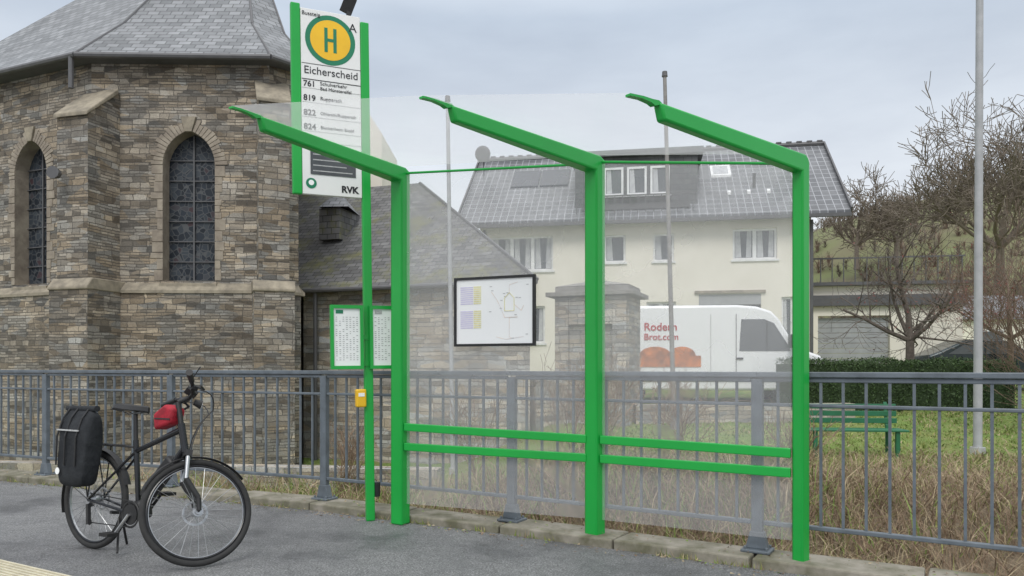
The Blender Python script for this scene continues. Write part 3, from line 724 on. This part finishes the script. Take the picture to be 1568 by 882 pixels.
# ------------------------------------------------------------------ poles
def pole(nm,base,top,r,mat,cap,arm=False):
    o=empty(nm,base);mb=MB();t=V(top)-V(base);mb.tube((0,0,0),t,r,r*.75,mat,12);mb.build('shaft',o,smooth=True)
    mb=MB();mb.tube((0,0,-.02),(0,0,.12),r*1.8,r*1.7,mat,12)
    if cap: mb.tube(t,t+V((0,0,.10)),r*1.2,r*1.0,'gutter',10)
    if arm: mb.beam(t,t+V((-1.2,-.6,.15)),.14,.08,mat)
    mb.build('fittings',o)
pole('flagpole',(-1.1,14.0,-.7),(-1.2,14.0,6.25),.045,'pole',True)
pole('flagpole',(3.24,15.0,.05),(3.05,15.0,7.1),.05,'poledark',True)
pole('street_lamp',(7.44,12.0,-.1),(7.48,12.0,9.0),.066,'pole',True,True)

gb=empty('garden_bench',(5.25,11.6,gz(5.25,11.6)),(0,0,math.radians(-6)))
mb=MB()
for k in range(4): mb.b2((-.75,-.25+k*.11,.42),(.75,-.16+k*.11,.45),'bench')
for k in range(3): mb.b2((-.75,.22+k*.02,.52+k*.11),(.75,.245+k*.02,.60+k*.11),'bench')
for x in(-.6,.6):
    mb.b2((x-.03,-.22,0),(x+.03,-.16,.42),'bench');mb.b2((x-.03,.18,0),(x+.03,.22,.5),'bench');mb.beam((x,.235,.45),(x,.31,.85),.05,.03,'bench')
mb.build('slats_and_legs',gb,bevel=.006)

# ------------------------------------------------------------------ bicycle
bk=empty('bicycle',(-3.008,5.38,0),(-math.radians(4.5),0,math.radians(-27.6)))
r=.352
def wheel(mb,c,ax=V((0,1,0)),disc_side=1):
    c=V(c)
    mb.torus(c,r-.021,.021,'tyre',ax,n=64,m=10);mb.torus(c,r-.048,.011,'frame',ax,n=64,m=8,flat=1.1);mb.torus(c,r-.058,.004,'alu',ax,n=64,m=6,flat=2)
    mb.tube(c-ax*.045,c+ax*.045,.022,.022,'alu',12);mb.tube(c-ax*.03,c-ax*.028,.034,.034,'alu',16);mb.tube(c+ax*.03,c+ax*.028,.034,.034,'alu',16)
    mb.tube(c-ax*.06,c+ax*.06,.008,.008,'black',8)
    e1=ax.cross(Z).normalized();e2=ax.cross(e1)
    for k in range(32):
        t=2*math.pi*k/32;t2=t+(.5 if k%4<2 else -.5);s=.03 if k%2 else -.03
        mb.tube(c+ax*s+(e1*math.cos(t2)+e2*math.sin(t2))*.032,c+(e1*math.cos(t)+e2*math.sin(t))*(r-.055),.0016,.0016,'alu',4,False)
    mb.torus(c+ax*.05*disc_side,.075,.008,'alu',ax,n=32,m=4,flat=.12)
    for k in range(5):
        t=2*math.pi*k/5;mb.tube(c+ax*.05*disc_side,c+ax*.05*disc_side+(e1*math.cos(t)+e2*math.sin(t))*.07,.004,.004,'alu',4)
mb=MB();wheel(mb,(0,0,r))
for k in range(5): mb.torus((0,-.034-.004*k,r),.05-.006*k,.004,'alu',n=28,m=4)
mb.build('rear_wheel',bk,smooth=True)
BB=V((.48,0,.29));ST=V((.395,0,.79));HB=V((.905,0,.735));HT=V((.845,0,.92))
mb=MB()
mb.tube(BB,ST,.018,.018,'frame',12);mb.tube(HB,HT,.024,.024,'frame',12);mb.tube(HB+V((-.01,0,.02)),BB,.026,.03,'frame',12)
mb.tube(HT+V((0,0,-.04)),(.41,0,.715),.021,.017,'frame',12)
for s in(-1,1):
    mb.tube(BB+V((-.03,s*.03,0)),(0,s*.06,r),.012,.009,'frame',8);mb.tube((.41,s*.02,.70),(0,s*.06,r),.009,.008,'frame',8)
mb.tube(ST,(.37,0,.985),.014,.014,'black',10)
q0=BB.lerp(HB,.2);q1=BB.lerp(HB,.82);dd=(q1-q0).normalized();up=V((-dd.z,0,dd.x))
mb.build('frame',bk,smooth=True)
mb=MB();mb.beam(q0+up*.035,q1+up*.035,.08,.095,'black',up=Z);mb.build('battery',bk,bevel=.02,smooth=True)
mb=MB();mb.beam(BB+V((-.06,0,.01)),BB+V((.08,0,.04)),.11,.13,'black');mb.build('motor',bk,bevel=.03,smooth=True)
mb=MB();SX=.085
prof=[(.12,.075,0),(.16,.085,.012),(.24,.07,.006),(.32,.035,.0),(.40,.022,-.002),(.425,.008,-.008)]
vs=[];fs=[];z0=1.02
for x,w,dz in prof:
    x+=SX;vs+=[(x,-w,z0+dz-.02),(x,-w*.8,z0+dz+.008),(x,0,z0+dz+.014),(x,w*.8,z0+dz+.008),(x,w,z0+dz-.02),(x,0,z0+dz-.035)]
n6=6
for i in range(len(prof)-1):
    for j in range(n6):fs.append((i*n6+j,i*n6+(j+1)%n6,(i+1)*n6+(j+1)%n6,(i+1)*n6+j))
fs+=[tuple(range(n6)),tuple(range((len(prof)-1)*n6,len(prof)*n6))]
mb.faces(vs,fs,'black')
for s in(-.02,.02): mb.path([(.18+SX,s,.985),(.24+SX,s,.97),(.36+SX,s*.75,.985)],.004,'alu')
mb.build('saddle',bk,smooth=True)
mb=MB();y0=-.065
mb.torus((BB.x,y0,BB.z),.085,.008,'black',n=36,m=6,flat=.5);mb.tube((BB.x,y0-.004,BB.z),(BB.x,y0+.004,BB.z),.07,.07,'black',24)
mb.tube((BB.x,y0-.012,BB.z),(BB.x-.10,y0-.03,BB.z-.13),.012,.01,'alu',8);mb.tube((BB.x,-y0,BB.z),(BB.x+.10,-y0+.02,BB.z+.13),.012,.01,'black',8)
mb.box((BB.x-.10,y0-.08,BB.z-.135),(.09,.08,.022),'black');mb.box((BB.x+.10,-y0+.07,BB.z+.135),(.09,.08,.022),'black')
mb.tube((BB.x,y0+.01,BB.z+.088),(0,-.045,r+.045),.004,.004,'black',5);mb.tube((BB.x,y0+.01,BB.z-.088),(.03,-.045,r-.16),.004,.004,'black',5);mb.tube((.03,-.045,r-.16),(0,-.045,r-.05),.004,.004,'black',5)
mb.beam((0.01,-.06,r-.03),(.035,-.065,r-.17),.02,.035,'black');mb.torus((.03,-.055,r-.155),.018,.005,'black',n=14,m=5)
mb.tube((.22,.05,.27),(.10,.20,.02),.009,.009,'black',8);mb.tube((.22,-.03,.28),(.22,.05,.27),.012,.012,'black',8)
mb.tube((.30,-.02,.25),(.42,-.10,.03),.008,.008,'black',8)
mb.build('drivetrain_and_kickstand',bk,smooth=True)
mb=MB()
def guard(mb,c,R1,a0,a1,n=26,w=.026):
    c=V(c);pv=None
    for i in range(n+1):
        t=a0+(a1-a0)*i/n;q=[c+V((math.cos(t)*(R1-(.01 if abs(j)==1 else 0)),j*w,math.sin(t)*(R1-(.01 if abs(j)==1 else 0)))) for j in(-1,0,1)]
        if pv:
            mb.poly([pv[0],pv[1],q[1],q[0]],'black');mb.poly([pv[1],pv[2],q[2],q[1]],'black')
        pv=q
guard(mb,(0,0,r),r+.022,math.radians(20),math.radians(200))
for s in(-1,1):
    mb.path([(-.3,s*.055,.745),(.22,s*.045,.745)],.006,'black');mb.tube((-.12,s*.06,.745),(.0,s*.065,r+.02),.005,.005,'black',6);mb.tube((.05,s*.055,.745),(.0,s*.065,r+.02),.005,.005,'black',6);mb.tube((.22,s*.045,.745),(.40,s*.015,.74),.005,.005,'black',6)
    mb.tube((-.36,0,.46),(0,s*.06,r),.0025,.0025,'black',5)
for x in(-.3,-.15,0,.15): mb.tube((x,-.055,.745),(x,.055,.745),.005,.005,'black',6)
mb.box((-.33,0,.73),(.03,.09,.05),'red')
mb.build('rack_and_mudguard',bk,recalc=False)
mb=MB()
vs=[];lev=[(.45,.12,.055),(.50,.15,.07),(.60,.155,.082),(.70,.165,.078),(.80,.16,.088),(.88,.17,.075),(.93,.172,.045),(.99,.16,.025)]
cx,cy=.03,-.165;m8=20
for z,hx,hy in lev:
    for j in range(m8):
        t=2*math.pi*j/m8;co,si=math.cos(t),math.sin(t)
        pw=.45;px=math.copysign(abs(co)**pw,co)*hx+R.uniform(-.007,.007);py=math.copysign(abs(si)**pw,si)*hy+R.uniform(-.010,.010)
        vs.append((cx+px,cy+py,z+R.uniform(-.008,.008)))
fs=[tuple(range(m8-1,-1,-1)),tuple(range((len(lev)-1)*m8,len(lev)*m8))]
for i in range(len(lev)-1):
    for j in range(m8):fs.append((i*m8+j,i*m8+(j+1)%m8,(i+1)*m8+(j+1)%m8,(i+1)*m8+j))
mb.faces(vs,fs,'bag')
o=mb.build('pannier_bag',bk,smooth=True);ss=o.modifiers.new('s','SUBSURF');ss.levels=1;ss.render_levels=2
mb=MB();mb.tube((-.14,cy,.995),(.19,cy,1.0),.02,.022,'bag',10)
for x in(-.09,.0,.12): mb.path([(x,cy-.088,.60),(x,cy-.096,.8),(x,cy-.06,.93),(x,cy,1.02)],.006,'black')
mb.b2((-.10,cy-.097,.84),(.14,cy-.088,.85),'print')
disc(mb,(-.06,.56),.024,'paper',cy-.094,16);mb.b2((-.135,cy-.07,.66),(-.128,cy-.06,.78),'print')
mb.build('pannier_straps',bk,recalc=False)
axp=V((.905,0,.735));axd=(HT-HB).normalized()
def steer(a): return Matrix.Translation(axp)@Matrix.Rotation(math.radians(a),4,axd)@Matrix.Translation(-axp)
Sm=steer(64)
fa_=V((1.045,0,r))
st=MB();wheel(st,fa_);o=st.build('front_wheel',bk,smooth=True);o.matrix_basis=Sm
st=MB()
crown=HB-axd*.03
for s in(-1,1):
    st.tube(fa_+V((0,s*.062,0)),fa_+V((-.02,s*.062,.08)),.014,.018,'black',10)
    st.tube(fa_+V((-.02,s*.062,.08)),crown+V((.015,s*.062,-.16)),.018,.018,'black',10)
    st.tube(crown+V((.015,s*.062,-.16)),crown+V((.0,s*.058,.01)),.015,.015,'alu',10)
st.beam(crown+V((0,-.075,.01)),crown+V((0,.075,.01)),.045,.04,'black');st.tube(crown,HB,.02,.02,'black',10)
top=HT+axd*.15;st.tube(HT,top,.018,.018,'black',10);bc=top+V((.07,0,.055));st.tube(top,bc,.017,.016,'black',10)
for s in(-1,1):
    st.path([bc,bc+V((.0,s*.08,.0)),bc+V((-.03,s*.17,.03)),bc+V((-.05,s*.23,.035))],.013,'black',10)
    st.tube(bc+V((-.05,s*.23,.035)),bc+V((-.10,s*.39,.03)),.018,.022,'black',10)
    st.path([bc+V((-.01,s*.18,.02)),bc+V((.04,s*.21,.0)),bc+V((-.01,s*.34,-.025))],.008,'black',6)
    st.tube(bc+V((-.03,s*.16,.02)),bc+V((.01,s*.16,.015)),.022,.02,'black',8)
    pts=[bc+V((.03,s*.15,.01)),bc+V((.14,s*.13,.03)),bc+V((.15,s*.06,-.08)),HT+V((.07,s*.02,-.02)),HB+V((.03,s*.03,-.05))]
    cc=[pts[0].lerp(pts[1],t).lerp(pts[1].lerp(pts[2],t),t) for t in[i/5 for i in range(6)]]+[pts[2].lerp(pts[3],t).lerp(pts[3].lerp(pts[4],t),t) for t in[i/5 for i in range(6)]]
    st.path(cc,.004,'black',5)
st.box(bc+V((0,0,.035)),(.08,.11,.018),'black',X=Matrix.Rotation(.4,3,'Y'));st.tube(bc+V((.03,0,-.03)),bc+V((.08,0,-.04)),.02,.03,'black',10);st.tube(bc+V((.08,0,-.04)),bc+V((.083,0,-.04)),.025,.025,'paper',10)
st.tube(bc+V((-.05,-.21,.04)),bc+V((-.02,-.27,.13)),.004,.004,'black',5)
o=st.build('fork_and_handlebar',bk,smooth=True);o.matrix_basis=Sm
st=MB();guard(st,fa_,r+.02,math.radians(45),math.radians(165));o=st.build('front_mudguard',bk,recalc=False);o.matrix_basis=Sm
mb=MB();mb.extr([(.64,.87),(.80,.92),(.82,1.02),(.73,1.05),(.62,.98)],(0,0,0),X,Z,Y,.11,'red');mb.build('frame_bag',bk,bevel=.02,smooth=True,seg=3)
mb=MB();mb.b2((.65,-.06,.945),(.80,-.056,.955),'black');mb.build('bag_zip',bk)

# ------------------------------------------------------------------ vegetation
def rv(k,rn=R): return V((rn.gauss(0,k),rn.gauss(0,k),rn.gauss(0,k)))
def grow(mb,p,d,L,r,depth,mat,rn,kids=4,spread=.75,up=.12,nseg=3,tip=None,rmin=.004):
    for i in range(nseg):
        d=(d+rv(.15,rn)+Z*up*.3).normalized();q=p+d*(L/nseg)
        r1=max(rmin,r*(1-.22)) 
        mb.tube(p,q,r,r1,mat,7 if r>.04 else(4 if r>.012 else 3),False)
        if depth>0:
            for k in range(max(1,round(kids/nseg*(0.6 if i==0 else 1.2)))):
                a=rv(1,rn);a=(a-d*a.dot(d)).normalized();nd=(d*(1-spread*.5)+a*spread+Z*up).normalized()
                grow(mb,p.lerp(q,rn.random()),nd,L*rn.uniform(.5,.75),r1*.62,depth-1,mat,rn,kids,spread,up,nseg,tip,rmin)
        elif tip and rn.random()<tip[1]:
            for _ in range(2):
                c=q+rv(.04,rn);a=rv(.025,rn);b=rv(.025,rn);mb.poly([c,c+a,c+b+Z*.03],tip[0])
        p,r=q,r1
def tree(nm,base,h,r,depth,mat,seed,kids=5,spread=.75,up=.12,tip=None,stems=1,trunk=.3,rmin=.004,lean=0,limbs=5):
    rn=random.Random(seed);mb=MB()
    for s in range(stems):
        d=V((rn.gauss(0,.1 if stems==1 else .35),rn.gauss(0,.1 if stems==1 else .35),1)).normalized();p=V((0,0,0))
        if stems==1:
            q=V((lean,0,h*trunk));mb.tube(p-Z*.2,q*.5,r*1.3,r,mat,9,False);mb.tube(q*.5,q,r,r*.85,mat,9,False);p=q
            for k in range(limbs):
                a=k*math.pi*2/limbs+rn.random();nd=V((math.cos(a)*.85,math.sin(a)*.85,.65)).normalized()
                grow(mb,p,nd,h*.36,r*.55,depth,mat,rn,kids,spread,up,3,tip,rmin)
        grow(mb,p,d,h*(.42 if stems==1 else .5),r*.8,depth,mat,rn,kids,spread,up,3,tip,rmin)
    o=mb.build(nm,recalc=False);o.location=base;return o
tree('garden_tree',(10.6,20,gz(10.6,20)),5.3,.12,3,'bark',3,5,.85,.08,('twigred',.08),1,.32,.005,0,4)
tree('berry_tree',(15.6,23.5,gz(15.6,23.5)),5.6,.10,3,'bark2',9,5,.8,.1,('twigred',1.0),1,.30,.006,0,4)
tree('bare_shrub',(10.6,14.3,gz(10.6,14.3)),5.3,.035,3,'bark2',21,5,.6,.25,None,7,.2,.004)
tree('bare_shrub',(12.8,16.8,gz(12.8,16.8)),5.2,.045,3,'bark',22,5,.6,.25,None,4,.2,.005)
tree('bare_shrub',(17.6,21,gz(17.6,21)),5.2,.05,3,'bark2',23,5,.6,.2,('twigred',.3),4,.2,.006)
tree('bare_tree',(39.0,60,6),19,.34,4,'forest',31,4,.7,.15,None,1,.25,.025)
tree('bare_tree',(39,85,12.5),12.5,.25,3,'forest',32,5,.7,.15,None,1,.2,.03)
tree('bare_tree',(43.5,85,13),12,.25,3,'forest',33,5,.7,.15,None,1,.2,.03)
for i,(x,y_,h) in enumerate(((-.6,12.5,1.9),(.9,11.2,2.0),(2.4,10.8,1.7),(3.8,10.0,1.1),(-2.6,11.5,1.6),(1.6,12.8,2.2))):
    tree('bare_shrub',(x,y_,gz(x,y_)),h,.014,2,'straw2',50+i,5,.6,.2,None,8,.2,.0035)
def hz(x,y): 
    hh=interp(x,[5,25,45,60,80,140,260],[3,8,20,24.5,29,34,28]);return 2+hh*sm((y-48)/75)
mb=MB();vs=[];fs=[];nx=70;ny=50
for j in range(ny):
    for i in range(nx):
        x=5+i*3.6;y_=45+j*4;vs.append((x,y_,hz(x,y_)-(2.5 if y_<50 else 0)+R.uniform(-.5,.5)))
for j in range(ny-1):
    for i in range(nx-1):fs.append((j*nx+i,j*nx+i+1,(j+1)*nx+i+1,(j+1)*nx+i))
mb.faces(vs,fs,'hillg');mb.build('hill',smooth=True)
mb=MB()
for k in range(850):
    y_=R.uniform(62,125);x=y_*R.uniform(.36,.80);b=V((x,y_,hz(x,y_)-.3));h=R.uniform(1.0,3.4);mt='forest' if R.random()<.6 else 'forest2'
    for t in range(44):
        p=b+Z*h*R.uniform(.05,.6);d=V((R.gauss(0,.5),R.gauss(0,.5),R.uniform(.3,1.1)))*h*.42;s=V((R.uniform(-1,1),R.uniform(-1,1),0)).normalized()*.045
        mb.poly([p-s,p+s,p+d],mt)
mb.build('wooded_hillside',recalc=False)
mb=MB();a=V((6.6,18.4,0));b=V((12.6,19.2,0));e=(b-a).normalized();n=V((e.y,-e.x,0));L=(b-a).length
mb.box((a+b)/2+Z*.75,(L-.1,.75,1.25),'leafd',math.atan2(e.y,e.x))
for k in range(16000):
    u=R.uniform(0,L);f=R.random();ww=.03*math.sin(u*3.1)+.03*math.sin(u*7.7)
    if f<.6: p=a+e*u+n*(.42+R.gauss(0,.035)+ww)+Z*R.uniform(.1,1.43)
    else: p=a+e*u+n*R.uniform(-.42,.42)+Z*(1.42+ww+R.gauss(0,.04))
    mb.poly([p,p+rv(.028),p+rv(.028)],'leaf' if R.random()<.7 else 'leafd')
mb.build('hedge',recalc=False)
def blades(name,cnt,pt,hr,mats,w=.006,bend=.5):
    mb=MB()
    for k in range(cnt):
        x,y_=pt();s=sdist(x,y_)
        if s<.13:continue
        z=gz(x,y_,s)-.02;h=R.uniform(*hr);b=V((x,y_,z));t=R.uniform(0,6.28);sd=V((math.cos(t),math.sin(t),0))*w*R.uniform(.6,1.4)
        bd=V((R.gauss(0,bend),R.gauss(0,bend),0))*h
        m_=b+bd*.35+Z*h*.6;tp=b+bd+Z*h*R.uniform(.7,1)
        mt=mats[int(R.random()**1.3*len(mats))]
        mb.poly([b-sd,b+sd,m_+sd*.7,m_-sd*.7],mt);mb.poly([m_-sd*.7,m_+sd*.7,tp],mt)
    mb.build(name,recalc=False)
def alongrail(smin,smax,i0=3,i1=11):
    def f():
        t=R.uniform(i0,i1);i=int(t);a=RL[i].lerp(RL[i+1],t-i);e=(RL[i+1]-RL[i]).normalized();return (a.x-e.y*R.uniform(smin,smax),a.y+e.x*R.uniform(smin,smax))
    return f
blades('dry_grass_bank',13000,alongrail(.15,1.6),(.06,.32),['straw','straw2','straw2','gr2'],.004,.7)
blades('dead_stems',14000,alongrail(.8,5.5,6,11),(.10,.42),['straw2','straw','straw2'],.0038,.9)
blades('rough_verge',15000,lambda:(R.uniform(1.0,10),R.uniform(6.5,11.6)),(.06,.28),['straw2','straw','straw','gr2','gr1'],.006,.8)
blades('bank_growth',6000,alongrail(1.5,5,3,8),(.15,.55),['straw2','gr1','straw'],.007,.6)
blades('lawn_grass',26000,lambda:(R.uniform(1.5,14),R.uniform(10.5,19)),(.03,.10),['gr1','gr2','gr1','gr1','straw'],.012,.7)
mb=MB()
for k in range(1700):
    t=R.uniform(3,10);i=int(t);a=RL[i].lerp(RL[i+1],t-i);e=(RL[i+1]-RL[i]).normalized();s=-.22-abs(R.gauss(0,.09))
    if R.random()<.3:s=R.uniform(-.2,.1);z=.075
    else:z=.006
    p=V((a.x-e.y*s,a.y+e.x*s,z));q=rv(.012);q.z=abs(q.z)*.5;w=rv(.012);w.z=abs(w.z)*.5
    mb.poly([p,p+q,p+w],R.choice(['straw','straw2','straw2','gr1']))
for k in range(60):
    t=R.uniform(8,8.5);i=int(t);a=RL[i].lerp(RL[i+1],t-i);p=V((a.x-.25-R.random()*.35,a.y-.3-R.random()*.25,.008));q=rv(.02);q.z=.01;w=rv(.02);w.z=.004
    mb.poly([p,p+q,p+w],R.choice(['straw','yellow','straw2']))
mb.build('leaf_litter',recalc=False)
mb=MB()
for k in range(3000):
    t=R.uniform(3,10);i=int(t);a=RL[i].lerp(RL[i+1],t-i);e=(RL[i+1]-RL[i]).normalized();s=-.215+R.gauss(0,.008)
    if math.sin(t*9)+math.sin(t*23)<.2: continue
    p=V((a.x-e.y*s,a.y+e.x*s,0));h=R.uniform(.015,.07);mb.poly([p+rv(.003),p+V((.005,0,0)),p+V((R.gauss(0,.02),R.gauss(0,.02),h))],R.choice(['gr1','gr2','straw']))
mb.build('kerb_weeds',recalc=False)
mb=MB();mb.beam((-14,13.9,-.75),(-1.2,12.4,-.75),.35,.75,'wall2');mb.build('stream_wall',uv=True)

# ------------------------------------------------------------------ world, sun, camera
w=bpy.data.worlds.new('World');sc.world=w;w.use_nodes=True;nt=w.node_tree;bg=nt.nodes['Background']
EL=math.radians(48);AZ=math.radians(188)
sky=N(nt,'ShaderNodeTexSky');sky.sky_type='NISHITA';sky.sun_disc=False;sky.sun_elevation=EL;sky.sun_rotation=AZ
tc=N(nt,'ShaderNodeTexCoord');sp=N(nt,'ShaderNodeSeparateXYZ');nt.links.new(tc.outputs['Generated'],sp.inputs[0])
mp=N(nt,'ShaderNodeMapping');mp.inputs['Scale'].default_value=(1,1,3.2);nt.links.new(tc.outputs['Generated'],mp.inputs[0])
cn=noise(nt,mp.outputs[0],1.9,6,.55)
g=ramp(nt,sp.outputs[2],[(0,(.92,.94,.96)),(.18,(.82,.86,.91)),(.42,(.55,.63,.74)),(.6,(1.08,1.12,1.18)),(1,(1.65,1.68,1.72))])
cl=ramp(nt,cn.outputs[0],[(.35,(.89,.895,.91)),(.65,(1.14,1.13,1.11))])
c=mixc(nt,g,cl,1.0,'MULTIPLY')
v10=N(nt,'ShaderNodeVectorMath',operation='SCALE');v10.inputs['Scale'].default_value=10;nt.links.new(c,v10.inputs[0])
fin=mixc(nt,sky.outputs[0],v10.outputs[0],.93)
nt.links.new(fin,bg.inputs[0]);bg.inputs[1].default_value=.104
sun=bpy.data.lights.new('sun','SUN');sun.energy=1.5;sun.angle=math.radians(25);sun.color=(1,.97,.92);so=bpy.data.objects.new('sun',sun);sc.collection.objects.link(so)
dirv=V((math.sin(AZ)*math.cos(EL),math.cos(AZ)*math.cos(EL),math.sin(EL)))
so.rotation_euler=dirv.to_track_quat('Z','Y').to_euler();so.location=(0,-10,20)
cam=bpy.data.cameras.new('camera');co=bpy.data.objects.new('camera',cam);sc.collection.objects.link(co);sc.camera=co
co.location=(0,0,1.3);co.rotation_euler=(math.pi/2,0,0)
cam.sensor_width=36;cam.lens=36*1150/1568;cam.shift_y=121/1568;cam.clip_end=3000;cam.clip_start=.05
sc.view_settings.view_transform='Standard';sc.view_settings.look='None';sc.view_settings.exposure=0
